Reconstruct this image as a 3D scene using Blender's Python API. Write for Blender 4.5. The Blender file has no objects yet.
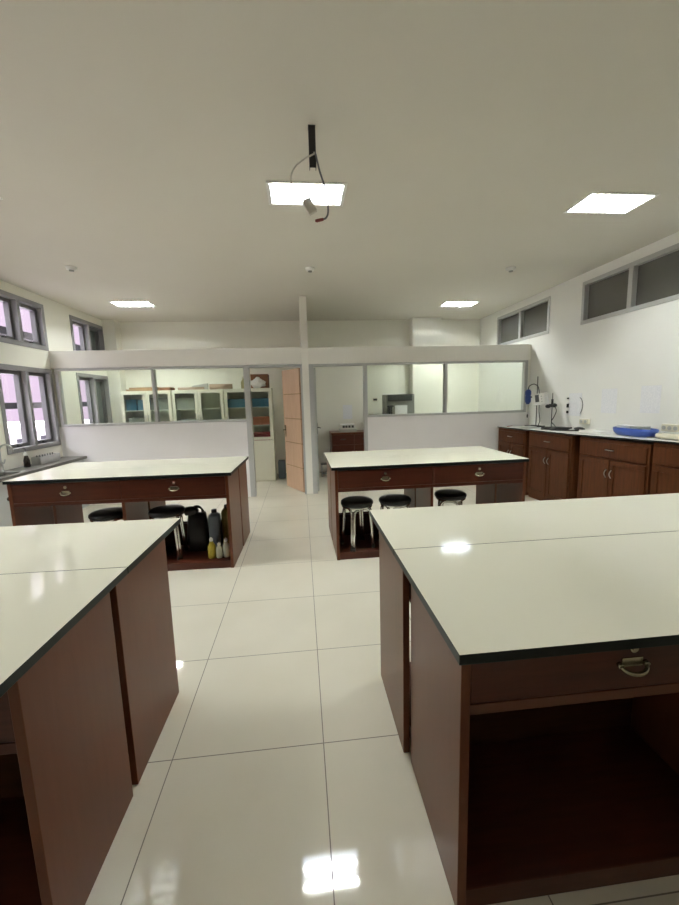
import bpy, bmesh, math, random
from mathutils import Vector, Matrix, noise
random.seed(7)
C = bpy.context.scene.collection
PI = math.pi

# ------------------------------------------------------------------ materials
def new_mat(name):
    m = bpy.data.materials.new(name); m.use_nodes = True
    nt = m.node_tree
    return m, nt, nt.nodes['Principled BSDF']

def mat(name, col, rough=0.5, metal=0.0, coat=0.0, bump=0.0, bscale=200.0, var=0.0, vscale=6.0, spec=0.5, coat_rough=0.08):
    m, nt, b = new_mat(name)
    b.inputs['Base Color'].default_value = (*col, 1)
    b.inputs['Roughness'].default_value = rough
    b.inputs['Metallic'].default_value = metal
    b.inputs['Specular IOR Level'].default_value = spec
    b.inputs['Coat Weight'].default_value = coat
    b.inputs['Coat Roughness'].default_value = coat_rough
    tc = nt.nodes.new('ShaderNodeTexCoord')
    if var > 0:
        n = nt.nodes.new('ShaderNodeTexNoise'); n.inputs['Scale'].default_value = vscale
        n.inputs['Detail'].default_value = 4
        r = nt.nodes.new('ShaderNodeValToRGB')
        r.color_ramp.elements[0].position = 0.3; r.color_ramp.elements[1].position = 0.7
        r.color_ramp.elements[0].color = (*[max(0, c*(1-var)) for c in col], 1)
        r.color_ramp.elements[1].color = (*[min(1, c*(1+var)) for c in col], 1)
        nt.links.new(tc.outputs['Object'], n.inputs['Vector'])
        nt.links.new(n.outputs['Fac'], r.inputs['Fac'])
        nt.links.new(r.outputs['Color'], b.inputs['Base Color'])
    if bump > 0:
        n2 = nt.nodes.new('ShaderNodeTexNoise'); n2.inputs['Scale'].default_value = bscale
        bp = nt.nodes.new('ShaderNodeBump'); bp.inputs['Strength'].default_value = bump
        bp.inputs['Distance'].default_value = 0.002
        nt.links.new(tc.outputs['Object'], n2.inputs['Vector'])
        nt.links.new(n2.outputs['Fac'], bp.inputs['Height'])
        nt.links.new(bp.outputs['Normal'], b.inputs['Normal'])
    return m

def wood(name, c1, c2, rough=0.3, coat=0.3, stretch=(14, 14, 1.2), coat_rough=0.1, spec=0.3):
    m, nt, b = new_mat(name)
    tc = nt.nodes.new('ShaderNodeTexCoord'); mp = nt.nodes.new('ShaderNodeMapping')
    mp.inputs['Scale'].default_value = stretch
    n = nt.nodes.new('ShaderNodeTexNoise'); n.inputs['Scale'].default_value = 3.0
    n.inputs['Detail'].default_value = 6; n.inputs['Roughness'].default_value = 0.6
    r = nt.nodes.new('ShaderNodeValToRGB')
    r.color_ramp.elements[0].position = 0.32; r.color_ramp.elements[1].position = 0.7
    r.color_ramp.elements[0].color = (*c1, 1); r.color_ramp.elements[1].color = (*c2, 1)
    nt.links.new(tc.outputs['Object'], mp.inputs['Vector'])
    nt.links.new(mp.outputs['Vector'], n.inputs['Vector'])
    nt.links.new(n.outputs['Fac'], r.inputs['Fac'])
    nt.links.new(r.outputs['Color'], b.inputs['Base Color'])
    b.inputs['Roughness'].default_value = rough
    b.inputs['Specular IOR Level'].default_value = spec
    b.inputs['Coat Weight'].default_value = coat
    b.inputs['Coat Roughness'].default_value = coat_rough
    return m

def glass(name, tint=(0.93, 0.96, 0.94), refl=0.10):
    m = bpy.data.materials.new(name); m.use_nodes = True
    nt = m.node_tree; nt.nodes.clear()
    out = nt.nodes.new('ShaderNodeOutputMaterial')
    mix = nt.nodes.new('ShaderNodeMixShader')
    tr = nt.nodes.new('ShaderNodeBsdfTransparent'); tr.inputs['Color'].default_value = (*tint, 1)
    gl = nt.nodes.new('ShaderNodeBsdfGlossy'); gl.inputs['Roughness'].default_value = 0.02
    lw = nt.nodes.new('ShaderNodeLayerWeight'); lw.inputs['Blend'].default_value = 0.5
    pw = nt.nodes.new('ShaderNodeMath'); pw.operation = 'POWER'; pw.inputs[1].default_value = 4.0
    ma = nt.nodes.new('ShaderNodeMath'); ma.operation = 'MULTIPLY_ADD'; ma.inputs[1].default_value = 0.6; ma.inputs[2].default_value = refl*.3
    nt.links.new(lw.outputs['Facing'], pw.inputs[0]); nt.links.new(pw.outputs[0], ma.inputs[0]); nt.links.new(ma.outputs[0], mix.inputs['Fac'])
    nt.links.new(tr.outputs['BSDF'], mix.inputs[1]); nt.links.new(gl.outputs['BSDF'], mix.inputs[2])
    nt.links.new(mix.outputs['Shader'], out.inputs['Surface'])
    return m

def emis(name, col, s):
    m = bpy.data.materials.new(name); m.use_nodes = True
    nt = m.node_tree; nt.nodes.clear()
    out = nt.nodes.new('ShaderNodeOutputMaterial'); e = nt.nodes.new('ShaderNodeEmission')
    e.inputs['Color'].default_value = (*col, 1); e.inputs['Strength'].default_value = s
    nt.links.new(e.outputs['Emission'], out.inputs['Surface'])
    return m

def tile_mat():
    m, nt, b = new_mat('floor_tiles')
    tc = nt.nodes.new('ShaderNodeTexCoord'); sp = nt.nodes.new('ShaderNodeSeparateXYZ')
    nt.links.new(tc.outputs['Object'], sp.inputs[0])
    T, W = 0.66, 0.0042
    def math_n(op, a, bv):
        n = nt.nodes.new('ShaderNodeMath'); n.operation = op
        for i, v in enumerate((a, bv)):
            if v is None: continue
            if isinstance(v, (int, float)): n.inputs[i].default_value = v
            else: nt.links.new(v, n.inputs[i])
        return n.outputs[0]
    def line(sock, off):
        s = math_n('SUBTRACT', sock, off - T/2)
        s = math_n('DIVIDE', s, T)
        s = math_n('FRACT', s, None)
        s = math_n('SUBTRACT', s, 0.5)
        s = math_n('ABSOLUTE', s, None)
        return math_n('LESS_THAN', s, W/2/T)
    lx = line(sp.outputs['X'], -0.619); ly = line(sp.outputs['Y'], 1.551)
    g = math_n('MAXIMUM', lx, ly)
    n = nt.nodes.new('ShaderNodeTexNoise'); n.inputs['Scale'].default_value = 1.6; n.inputs['Detail'].default_value = 5
    nt.links.new(tc.outputs['Object'], n.inputs['Vector'])
    r = nt.nodes.new('ShaderNodeValToRGB')
    r.color_ramp.elements[0].color = (*FLOOR_A, 1); r.color_ramp.elements[1].color = (*FLOOR_B, 1)
    r.color_ramp.elements[0].position = .35; r.color_ramp.elements[1].position = .65
    nt.links.new(n.outputs['Fac'], r.inputs['Fac'])
    mx = nt.nodes.new('ShaderNodeMix'); mx.data_type = 'RGBA'
    nt.links.new(g, mx.inputs['Factor']); nt.links.new(r.outputs['Color'], mx.inputs['A'])
    mx.inputs['B'].default_value = (0.20, 0.18, 0.14, 1)
    nt.links.new(mx.outputs['Result'], b.inputs['Base Color'])
    rr = math_n('MULTIPLY', g, 0.5); rr = math_n('ADD', rr, 0.045)
    nt.links.new(rr, b.inputs['Roughness'])
    return m

FLOOR_A = (0.72, 0.68, 0.565); FLOOR_B = (0.765, 0.725, 0.61)
M = {}
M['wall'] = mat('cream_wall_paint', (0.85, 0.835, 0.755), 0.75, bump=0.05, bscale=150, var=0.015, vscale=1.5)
M['wallr'] = mat('white_wall_paint', (0.86, 0.855, 0.82), 0.75, bump=0.05, bscale=150, var=0.015, vscale=1.5)
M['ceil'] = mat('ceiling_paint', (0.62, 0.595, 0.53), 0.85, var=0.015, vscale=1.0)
M['part'] = mat('partition_white', (0.80, 0.775, 0.77), 0.45, var=0.015, vscale=2.0)
M['beam'] = mat('partition_beam_paint', (0.78, 0.76, 0.70), 0.6, var=0.01)
M['alu'] = mat('grey_aluminium', (0.48, 0.48, 0.47), 0.45, 0.15)
M['win'] = mat('window_grey_frame', (0.27, 0.265, 0.27), 0.5, 0.0)
M['sash'] = mat('dark_grey_sash', (0.13, 0.13, 0.135), 0.5)
M['floor'] = tile_mat()
M['top'] = mat('white_laminate', (0.83, 0.81, 0.68), 0.07, var=0.012, vscale=1.2, spec=0.42)
M['ctop'] = mat('white_counter_laminate', (0.82, 0.815, 0.78), 0.25, var=0.01, spec=0.3)
M['edge'] = mat('dark_edge_band', (0.010, 0.014, 0.013), 0.4, spec=0.2)
M['side'] = wood('brown_lacquer_panel', (0.118, 0.036, 0.015), (0.132, 0.042, 0.019), 0.30, 0.0, spec=0.2)
M['red'] = wood('red_brown_lacquer', (0.058, 0.014, 0.007), (0.085, 0.021, 0.010), 0.28, 0.0, (1.2, 14, 14))
M['cab'] = wood('counter_cabinet_wood', (0.072, 0.022, 0.007), (0.118, 0.038, 0.013), 0.42, 0.0, spec=0.15)
M['rail'] = wood('lit_rail_lacquer', (0.105, 0.036, 0.020), (0.13, 0.047, 0.027), 0.3, 0.0, (1.2, 14, 14))  # red lacquer lightened for the light falling on the near bench's rail
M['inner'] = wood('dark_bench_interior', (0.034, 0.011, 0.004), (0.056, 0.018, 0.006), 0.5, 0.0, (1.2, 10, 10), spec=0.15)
M['brass'] = mat('aged_brass', (0.40, 0.36, 0.27), 0.25, 1.0)
M['chrome'] = mat('chrome', (0.75, 0.74, 0.72), 0.12, 1.0)
M['steel'] = mat('brushed_steel', (0.5, 0.5, 0.49), 0.3, 1.0, bump=.05)
M['black'] = mat('black_plastic', (0.012, 0.012, 0.013), 0.4)
M['vinyl'] = mat('black_vinyl', (0.010, 0.009, 0.009), 0.35, bump=0.2, bscale=80)
M['rubber'] = mat('black_rubber', (0.015, 0.015, 0.015), 0.7)
M['white'] = mat('white_plastic', (0.78, 0.78, 0.74), 0.35)
M['cream'] = mat('cream_cabinet_paint', (0.74, 0.73, 0.62), 0.4)
M['glass'] = glass('clear_glass')
M['pglass'] = glass('partition_glass', (0.955, 0.98, 0.945), 0.10)
M['gglass'] = mat('dark_grey_clerestory_glass', (0.115, 0.112, 0.10), 0.06, spec=0.55)
M['frost'] = mat('grey_green_sash_glass', (0.16, 0.19, 0.18), 0.12)
M['blue'] = mat('blue_plastic', (0.035, 0.085, 0.36), 0.4)
M['navy'] = mat('dark_blue_motor', (0.025, 0.055, 0.22), 0.35)
M['bluebox'] = mat('blue_box_card', (0.045, 0.17, 0.29), 0.6)
M['orange'] = mat('orange_box_card', (0.42, 0.13, 0.06), 0.6)
M['redbox'] = mat('red_box_card', (0.33, 0.035, 0.04), 0.6)
M['brown'] = mat('brown_cardboard', (0.20, 0.09, 0.045), 0.8, var=.1)
M['tan'] = mat('tan_cardboard', (0.38, 0.25, 0.14), 0.8, var=.1)
M['kraft'] = mat('rolled_paper', (0.50, 0.38, 0.29), 0.8)
M['bag'] = mat('white_plastic_bag', (0.75, 0.75, 0.74), 0.35)
M['grey'] = mat('grey_enamel', (0.27, 0.275, 0.26), 0.45, var=.05)
M['dgrey'] = mat('dark_grey_panel', (0.045, 0.047, 0.047), 0.35)
M['lgrey'] = mat('light_grey_plastic', (0.45, 0.46, 0.43), 0.45)
M['beige'] = mat('beige_plastic', (0.70, 0.66, 0.53), 0.45)
M['yellow'] = mat('yellow_plastic', (0.52, 0.42, 0.04), 0.4)
M['ochre'] = mat('ochre_plastic', (0.28, 0.21, 0.03), 0.45)
M['slate'] = mat('blue_grey_plastic', (0.13, 0.155, 0.18), 0.45)
M['clearpl'] = mat('cloudy_plastic', (0.55, 0.56, 0.45), 0.25)
M['door'] = wood('pale_peach_door', (0.56, 0.36, 0.245), (0.63, 0.42, 0.29), 0.45, 0.1, (10, 10, 1))
M['terr'] = mat('grey_terrazzo', (0.12, 0.115, 0.10), 0.3, var=.25, vscale=60)
M['sinkbase'] = mat('pale_tile_base', (0.5, 0.53, 0.53), 0.3)
M['tube'] = emis('fluorescent_tube', (0.95, 0.99, 0.93), 82.0)
M['refl'] = mat('lamp_reflector', (0.80, 0.84, 0.95), 0.35)
M['louver'] = mat('lamp_louvre', (0.72, 0.76, 0.85), 0.3, 0.3)
M['cable_w'] = mat('white_cable', (0.55, 0.53, 0.47), 0.5)
M['cable_g'] = mat('grey_cable', (0.12, 0.12, 0.13), 0.5)
M['redplug'] = mat('red_connector', (0.20, 0.03, 0.025), 0.4)
M['ext'] = mat('white_exterior', (0.62, 0.60, 0.61), 0.8)
M['extroof'] = mat('pink_grey_roof', (0.24, 0.15, 0.16), 0.8)
M['extglass'] = mat('exterior_dark_window', (0.03, 0.03, 0.04), 0.3)
M['ledge'] = mat('concrete_ledge', (0.035, 0.034, 0.042), 0.7)
M['ground'] = mat('pale_ground', (0.30, 0.255, 0.28), 0.9, var=.1, vscale=.2)

def paper_mat():
    m, nt, b = new_mat('printed_paper')
    tc = nt.nodes.new('ShaderNodeTexCoord'); sp = nt.nodes.new('ShaderNodeSeparateXYZ')
    nt.links.new(tc.outputs['Generated'], sp.inputs[0])
    w = nt.nodes.new('ShaderNodeTexWave'); w.wave_type = 'BANDS'; w.bands_direction = 'Z'
    w.inputs['Scale'].default_value = 9.0; w.inputs['Distortion'].default_value = 0.0
    nt.links.new(tc.outputs['Generated'], w.inputs['Vector'])
    n = nt.nodes.new('ShaderNodeTexNoise'); n.inputs['Scale'].default_value = 14
    nt.links.new(tc.outputs['Generated'], n.inputs['Vector'])
    mu = nt.nodes.new('ShaderNodeMath'); mu.operation = 'MULTIPLY'
    nt.links.new(w.outputs['Fac'], mu.inputs[0]); nt.links.new(n.outputs['Fac'], mu.inputs[1])
    r = nt.nodes.new('ShaderNodeValToRGB')
    r.color_ramp.elements[0].position = .28; r.color_ramp.elements[1].position = .55
    r.color_ramp.elements[0].color = (.88, .88, .90, 1); r.color_ramp.elements[1].color = (.70, .71, .76, 1)
    nt.links.new(mu.outputs[0], r.inputs['Fac']); nt.links.new(r.outputs['Color'], b.inputs['Base Color'])
    b.inputs['Roughness'].default_value = .7
    return m
M['paper'] = paper_mat()

# ------------------------------------------------------------------ mesh builder
def smooth(pts, k=5):
    P = [Vector(p) for p in pts]; out = []
    for i in range(len(P)-1):
        a, b, c, d = P[max(i-1, 0)], P[i], P[i+1], P[min(i+2, len(P)-1)]
        for j in range(k):
            t = j/k
            out.append(.5*((2*b)+(c-a)*t+(2*a-5*b+4*c-d)*t*t+(3*b-a-3*c+d)*t**3))
    return out+[P[-1]]

class MB:
    def __init__(s): s.bm = bmesh.new()
    def box(s, x0, y0, z0, x1, y1, z1, mi=None, rot=None, piv=None):
        v = [s.bm.verts.new(Vector(c)) for c in ((x0,y0,z0),(x1,y0,z0),(x1,y1,z0),(x0,y1,z0),(x0,y0,z1),(x1,y0,z1),(x1,y1,z1),(x0,y1,z1))]
        if rot is not None:
            p = Vector(piv or ((x0+x1)/2,(y0+y1)/2,(z0+z1)/2))
            for q in v: q.co = rot @ (q.co-p) + p
        fs = []
        for f in ((3,2,1,0),(4,5,6,7),(0,1,5,4),(1,2,6,5),(2,3,7,6),(3,0,4,7)):
            fs.append(s.bm.faces.new([v[i] for i in f]))
        if mi is not None:                       # material index of the top face
            fs[1].material_index = mi
        return s
    def prism(s, pts, z0, z1):                   # pts CCW [(x,y)], z may be callables of (x,y)
        f0 = (lambda x, y: z0) if not callable(z0) else z0
        f1 = (lambda x, y: z1) if not callable(z1) else z1
        b = [s.bm.verts.new((x, y, f0(x, y))) for x, y in pts]; t = [s.bm.verts.new((x, y, f1(x, y))) for x, y in pts]
        s.bm.faces.new(b[::-1]); s.bm.faces.new(t)
        n = len(pts)
        for i in range(n): s.bm.faces.new((b[i], b[(i+1) % n], t[(i+1) % n], t[i]))
        return s
    def tube(s, pts, r, seg=10, closed=False):
        pts = [Vector(p) for p in pts]; rings = []; n = len(pts)
        up = Vector((0, 0, 1)); prev = None
        for i, p in enumerate(pts):
            if closed: d = pts[(i+1) % n] - pts[i-1]
            else: d = pts[min(i+1, n-1)] - pts[max(i-1, 0)]
            d.normalize()
            if prev is None:
                a = up if abs(d.dot(up)) < .95 else Vector((1, 0, 0))
                x = d.cross(a).normalized()
            else:
                x = (prev - d*prev.dot(d)).normalized()
            prev = x; y = d.cross(x)
            rr = r[i] if isinstance(r, (list, tuple)) else r
            rings.append([s.bm.verts.new(p + (x*math.cos(2*PI*k/seg) + y*math.sin(2*PI*k/seg))*rr) for k in range(seg)])
        m = n if closed else n-1
        for i in range(m):
            a, b = rings[i], rings[(i+1) % n]
            for k in range(seg):
                f = s.bm.faces.new((a[k], a[(k+1) % seg], b[(k+1) % seg], b[k])); f.smooth = True
        if not closed:
            s.bm.faces.new(rings[0][::-1]); s.bm.faces.new(rings[-1])
        return s
    def lathe(s, prof, cx=0, cy=0, seg=24, sx=1, sy=1):
        rings = []
        for r, z in prof:
            rings.append([s.bm.verts.new((cx+sx*r*math.cos(2*PI*k/seg), cy+sy*r*math.sin(2*PI*k/seg), z)) for k in range(seg)])
        for i in range(len(rings)-1):
            a, b = rings[i], rings[i+1]
            for k in range(seg):
                f = s.bm.faces.new((a[k], a[(k+1) % seg], b[(k+1) % seg], b[k])); f.smooth = True
        s.bm.faces.new(rings[0][::-1]); s.bm.faces.new(rings[-1])
        return s
    def loft(s, rings, smooth=True):
        R = [[s.bm.verts.new(p) for p in rg] for rg in rings]; n = len(R[0])
        for i in range(len(R)-1):
            for k in range(n):
                f = s.bm.faces.new((R[i][k], R[i][(k+1) % n], R[i+1][(k+1) % n], R[i+1][k])); f.smooth = smooth
        s.bm.faces.new(R[0][::-1]); s.bm.faces.new(R[-1])
        return s
    def blob(s, c, r, amp=.15, fr=3.0, seg=20, sd=0):
        bm2 = bmesh.new(); bmesh.ops.create_uvsphere(bm2, u_segments=seg, v_segments=seg//2+4, radius=1)
        vm = {}
        for v in bm2.verts:
            d = v.co.normalized(); k = 1 + amp*noise.noise(d*fr + Vector((sd, sd*2, 0)))
            vm[v.index] = s.bm.verts.new(Vector(c) + Vector((d.x*r[0]*k, d.y*r[1]*k, d.z*r[2]*k)))
        for f in bm2.faces:
            g = s.bm.faces.new([vm[v.index] for v in f.verts]); g.smooth = True
        bm2.free(); return s
    def grid_slab(s, axis, c0, c1, us, vs, holes):
        """slab normal to axis ('x','y','z') between c0 and c1, over us x vs ranges, with rectangular holes (u0,v0,u1,v1)"""
        U = sorted(set([us[0], us[1]] + [h[0] for h in holes] + [h[2] for h in holes])); U = [u for u in U if us[0] <= u <= us[1]]
        V = sorted(set([vs[0], vs[1]] + [h[1] for h in holes] + [h[3] for h in holes])); V = [v for v in V if vs[0] <= v <= vs[1]]
        def P(u, v, c): return {'x': (c, u, v), 'y': (u, c, v), 'z': (u, v, c)}[axis]
        cache = {}
        def vert(u, v, c):
            k = (u, v, c)
            if k not in cache: cache[k] = s.bm.verts.new(P(u, v, c))
            return cache[k]
        def solid(i, j):
            if i < 0 or j < 0 or i >= len(U)-1 or j >= len(V)-1: return False
            mu, mv = (U[i]+U[i+1])/2, (V[j]+V[j+1])/2
            return not any(h[0] < mu < h[2] and h[1] < mv < h[3] for h in holes)
        for i in range(len(U)-1):
            for j in range(len(V)-1):
                if not solid(i, j): continue
                a = [(U[i], V[j]), (U[i+1], V[j]), (U[i+1], V[j+1]), (U[i], V[j+1])]
                s.bm.faces.new([vert(*p, c0) for p in a]); s.bm.faces.new([vert(*p, c1) for p in a][::-1])
                for (di, dj), (p, q) in {(0,-1):(a[0],a[1]), (1,0):(a[1],a[2]), (0,1):(a[2],a[3]), (-1,0):(a[3],a[0])}.items():
                    if not solid(i+di, j+dj):
                        s.bm.faces.new((vert(*p, c0), vert(*q, c0), vert(*q, c1), vert(*p, c1)))
        bmesh.ops.recalc_face_normals(s.bm, faces=s.bm.faces)
        return s
    def build(s, name, m, parent=None, bevel=0.0, sub=0, recalc=True):
        if recalc: bmesh.ops.recalc_face_normals(s.bm, faces=s.bm.faces)
        me = bpy.data.meshes.new(name); s.bm.to_mesh(me); s.bm.free()
        for k in (m if isinstance(m, (list, tuple)) else [m]): me.materials.append(k)
        o = bpy.data.objects.new(name, me); C.objects.link(o)
        if parent: o.parent = parent
        if bevel > 0:
            b = o.modifiers.new('bevel', 'BEVEL'); b.width = bevel; b.segments = 2; b.limit_method = 'ANGLE'; b.angle_limit = math.radians(50)
        if sub:
            q = o.modifiers.new('subsurf', 'SUBSURF'); q.levels = sub; q.render_levels = sub
        return o

def thing(name, label, cat, loc=(0,0,0), rz=0, group=None):
    o = bpy.data.objects.new(name, None); C.objects.link(o)
    o.location = loc; o.rotation_euler = (0, 0, rz); o.empty_display_size = .1
    o['label'] = label; o['category'] = cat
    if group: o['group'] = group
    return o
def tag(o, label, cat, group=None):
    o['label'] = label; o['category'] = cat
    if group: o['group'] = group
    return o
def struct(o): o['kind'] = 'structure'; return o
def sroot(name, loc=(0,0,0)):
    o = bpy.data.objects.new(name, None); C.objects.link(o); o.location = loc; o['kind'] = 'structure'; return o
def dup(root, loc, rz=None, label=None):
    r = root.copy(); C.objects.link(r); r.location = loc
    if rz is not None: r.rotation_euler = (0, 0, rz)
    if label: r['label'] = label
    for ch in list(root.children):
        c = ch.copy(); C.objects.link(c); c.parent = r
        for g in list(ch.children):
            d = g.copy(); C.objects.link(d); d.parent = c
    return r
def arc(c, r, a0, a1, n, ax='xz'):
    out = []
    for i in range(n+1):
        a = a0 + (a1-a0)*i/n
        u, v = r*math.cos(a), r*math.sin(a)
        out.append((c[0]+u, c[1], c[2]+v) if ax == 'xz' else ((c[0], c[1]+u, c[2]+v) if ax == 'yz' else (c[0]+u, c[1]+v, c[2])))
    return out

# ------------------------------------------------------------------ setting
XL, XR, YF, YB, ZC = -3.63, 3.83, -2.6, 8.1, 3.10
PY0, PY1 = 6.20, 6.30                                   # partition
LAMPS = [(-2.47, 3.22), (0.11, 3.22), (2.65, 3.26), (-2.57, 6.66), (2.80, 6.75)]
LW, LH = .57, .32

struct(MB().box(XL-.3, YF-.1, -.12, XR+.3, YB+.2, 0).build('floor', M['floor']))
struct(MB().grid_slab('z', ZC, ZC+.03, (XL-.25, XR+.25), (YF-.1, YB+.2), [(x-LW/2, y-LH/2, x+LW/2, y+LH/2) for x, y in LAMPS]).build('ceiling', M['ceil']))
struct(MB().box(XL-.25, YF-.1, 0, XR+.25, YF, ZC).build('wall_front', M['wall']))
struct(MB().box(XL-.25, YB, 0, XR+.25, YB+.1, ZC).build('wall_back', M['wall']))

# left wall with two rows of windows
WY = [5.115 - 1.71*k for k in range(4)] + [6.825]
WW = 1.065
LOWZ, UPZ = (0.957, 2.07), (2.335, 2.98)
holes = []
for y0 in WY:
    holes.append((y0, LOWZ[0], y0+WW, LOWZ[1])); holes.append((y0, UPZ[0], y0+WW, UPZ[1]))
struct(MB().grid_slab('x', XL-.12, XL, (YF, YB), (0, ZC), holes).build('wall_left', M['wall']))

def left_window(n, y0, z0, z1, closed_dark=False):
    r = sroot('window_%d' % n, (XL, y0, z0))
    h = z1 - z0; f = .06; mid = WW*.505
    b = MB()
    b.box(-.122, 0, 0, .012, WW, f); b.box(-.122, 0, h-f, .012, WW, h)
    b.box(-.122, 0, f, .012, f, h-f); b.box(-.122, WW-f, f, .012, WW, h-f)
    b.box(-.122, mid-.028, f, .012, mid+.028, h-f)
    b.build('frame', M['win'], r, .003)
    for i, (a, c) in enumerate(((f, mid-.028), (mid+.028, WW-f))):
        s = .048
        sb = MB()
        sb.box(-.120, a+.002, f+.002, -.060, c-.002, f+s); sb.box(-.120, a+.002, h-f-s, -.055, c-.002, h-f-.002)
        sb.box(-.120, a+.002, f+s, -.055, a+s, h-f-s); sb.box(-.120, c-s, f+s, -.055, c-.002, h-f-s)
        so = sb.build('sash', M['sash'], r, .002)
        MB().box(-.114, a+s, f+s, -.108, c-s, h-f-s).build('pane', M['frost'] if (closed_dark and i == 1) else M['glass'], so)
        lt = MB(); m_ = (a+c)/2
        lt.box(-.062, m_-.02, f+.012, -.03, m_+.02, f+.03); lt.tube([(-.03, m_, f+.02), (-.012, m_, f+.03), (-.008, m_+.03, f+.035)], .006, 8)
        lt.build('latch', M['black'], so)
    return r
n = 1
for y0 in WY:
    left_window(n, y0, *LOWZ, closed_dark=(y0 > 6.3)); n += 1
    left_window(n, y0, *UPZ, closed_dark=(y0 > 6.3)); n += 1

# right wall with grey clerestory windows
RW = [(5.77, 7.36), (3.50, 5.085), (1.25, 2.82)]
RZ = (2.435, 2.985)
struct(MB().grid_slab('x', XR, XR+.15, (YF, YB), (0, ZC), [(a, RZ[0], b, RZ[1]) for a, b in RW]).build('wall_right', M['wallr']))
for a, b in RW:
    r = sroot('window_%d' % n, (XR, a, RZ[0])); n += 1
    w, h, f = b-a, RZ[1]-RZ[0], .05
    mb = MB(); mid = w*.51
    mb.box(-.012, 0, 0, .10, w, f); mb.box(-.012, 0, h-f, .10, w, h); mb.box(-.012, 0, f, .10, f, h-f); mb.box(-.012, w-f, f, .10, w, h-f)
    mb.box(-.012, mid-.03, f, .10, mid+.03, h-f)
    mb.build('frame', M['alu'], r, .003)
    MB().box(.05, f, f, .06, mid-.03, h-f).build('pane', M['gglass'], r)
    MB().box(.05, mid+.03, f, .06, w-f, h-f).build('pane', M['gglass'], r)

# back pillar, dividing wall, partition
struct(MB().box(2.30, 7.86, 0, 2.90, YB, ZC).build('wall_pillar', M['wall']))
struct(MB().box(-3.63, 7.86, 0, -3.40, YB, ZC).build('wall_corner', M['wall']))
struct(MB().box(.042, PY0-.005, 0, .147, YB, ZC).build('wall_middle', M['beam']))
struct(MB().box(XL, PY0-.02, 2.085, .042, PY1+.02, 2.335).build('trim_1', M['beam'], None, .004))
struct(MB().box(.147, PY0-.02, 2.08, 3.775, PY1+.02, 2.33).build('trim_2', M['beam'], None, .004))
struct(MB().box(XL, PY0+.01, 0, -.857, PY1-.01, 1.222).build('wall_partition_left', M['part']))
struct(MB().box(1.067, PY0+.01, 0, XR, PY1-.01, 1.222).build('wall_partition_right', M['part']))
struct(MB().box(3.775, PY0+.02, 1.222, XR, PY1-.02, 2.33).build('wall_partition_end', M['wall']))
def interior_window(x0, x1, muls, wl, wr, zb=1.222, zt=2.085):
    global n
    r = sroot('window_%d' % n, (0, PY0, 0)); n += 1
    b = MB(); d0, d1 = -.002, .085
    b.box(x0, d0, zb, x1, d1, zb+.035); b.box(x0, d0, zt-.035, x1, d1, zt)
    edges = [(x0, x0+wl)] + [(m-.022, m+.022) for m in muls] + [(x1-wr, x1)]
    for a, c in edges: b.box(a, d0, zb+.035, c, d1, zt-.035)
    b.build('frame', M['alu'], r, .003)
    for (a, c), (e, g) in zip(edges[:-1], edges[1:]):
        MB().box(c, .04, zb+.035, e, .046, zt-.035).build('pane', M['pglass'], r)
interior_window(-3.60, -.858, [-2.21], .05, .006)
interior_window(1.068, 3.775, [2.372], .006, .05)
# door frames
def door_frame(k, x0, x1, wl, wr):
    b = MB(); d0, d1 = PY0-.004, PY1+.004
    b.box(x0, d0, 0, x0+wl, d1, 2.08); b.box(x1-wr, d0, 0, x1, d1, 2.08); b.box(x0+wl, d0, 2.045, x1-wr, d1, 2.08)
    struct(b.build('trim_%d' % k, M['alu'], None, .003))
door_frame(3, -.857, .042, .08, .03)
door_frame(4, .147, 1.067, .075, .05)
# open doors
def door_leaf(k, hinge, ang, w, h, m, grooves):
    r = sroot('door_%d' % k, hinge); r.rotation_euler = (0, 0, ang)
    b = MB(); t = .02
    g = [0.0] + [h*i/grooves for i in range(1, grooves)] + [h]
    for i in range(len(g)-1):
        b.box(0, -t, g[i]+(.008 if i else .008), w, t, g[i+1]-(.008 if i < len(g)-2 else 0))
    b.build('leaf', m, r, .002)
    MB().box(.004, -t+.006, .01, w-.004, t-.006, h-.004).build('core', M['tan'] if grooves > 1 else m, r)
    for sgn in (-1, 1):
        hb = MB()
        hb.box(w-.075, sgn*t, .90, w-.035, sgn*(t+.006), 1.10)
        hb.tube([(w-.055, sgn*t, 1.02), (w-.055, sgn*(t+.045), 1.02), (w-.075, sgn*(t+.05), 1.02), (w-.165, sgn*(t+.05), 1.015)], .009, 8)
        hb.build('handle', M['brass'], r)
door_leaf(1, (.005, PY1+.01, .0), math.radians(117), .64, 2.035, M['door'], 5)
door_leaf(2, (.235, PY1+.03, .0), math.radians(87.5), .78, 2.035, M['lgrey'], 1)

# exterior: horizontal ledges, ground, a far building, a pinkish hill shaped as a building
struct(MB().box(-3.92, YF, 1.515, -3.87, YB, 1.60).build('trim_5', M['ledge']))
struct(MB().box(-3.92, YF, 2.50, -3.87, YB, 2.60).build('trim_6', M['ledge']))
struct(MB().box(-160, -60, -8.2, -5, 200, -8).build('ground', M['ground']))
t = thing('building', 'white low building with a row of grey windows seen outside the left windows', 'building', (-30, 46, -8))
MB().box(-8, -9, 0, 4, 9, 7.2).build('wall', M['ext'], t)
MB().box(-8.5, -9.5, 7.2, 4.5, 9.5, 7.6).build('roof', M['ext'], t)
for i in range(5):
    MB().box(3.9, -8+3.3*i, 5.0, 4.05, -5.9+3.3*i, 6.6).build('window', M['extglass'], t)
for i in range(3):
    MB().box(-6+3.6*i, -9.05, 5.0, -3.9+3.6*i, -8.9, 6.6).build('window', M['extglass'], t)
t = thing('building', 'faint pinkish hill farther away outside the left windows, shaped as a low roofed building', 'building', (-44, 52, -8))
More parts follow.
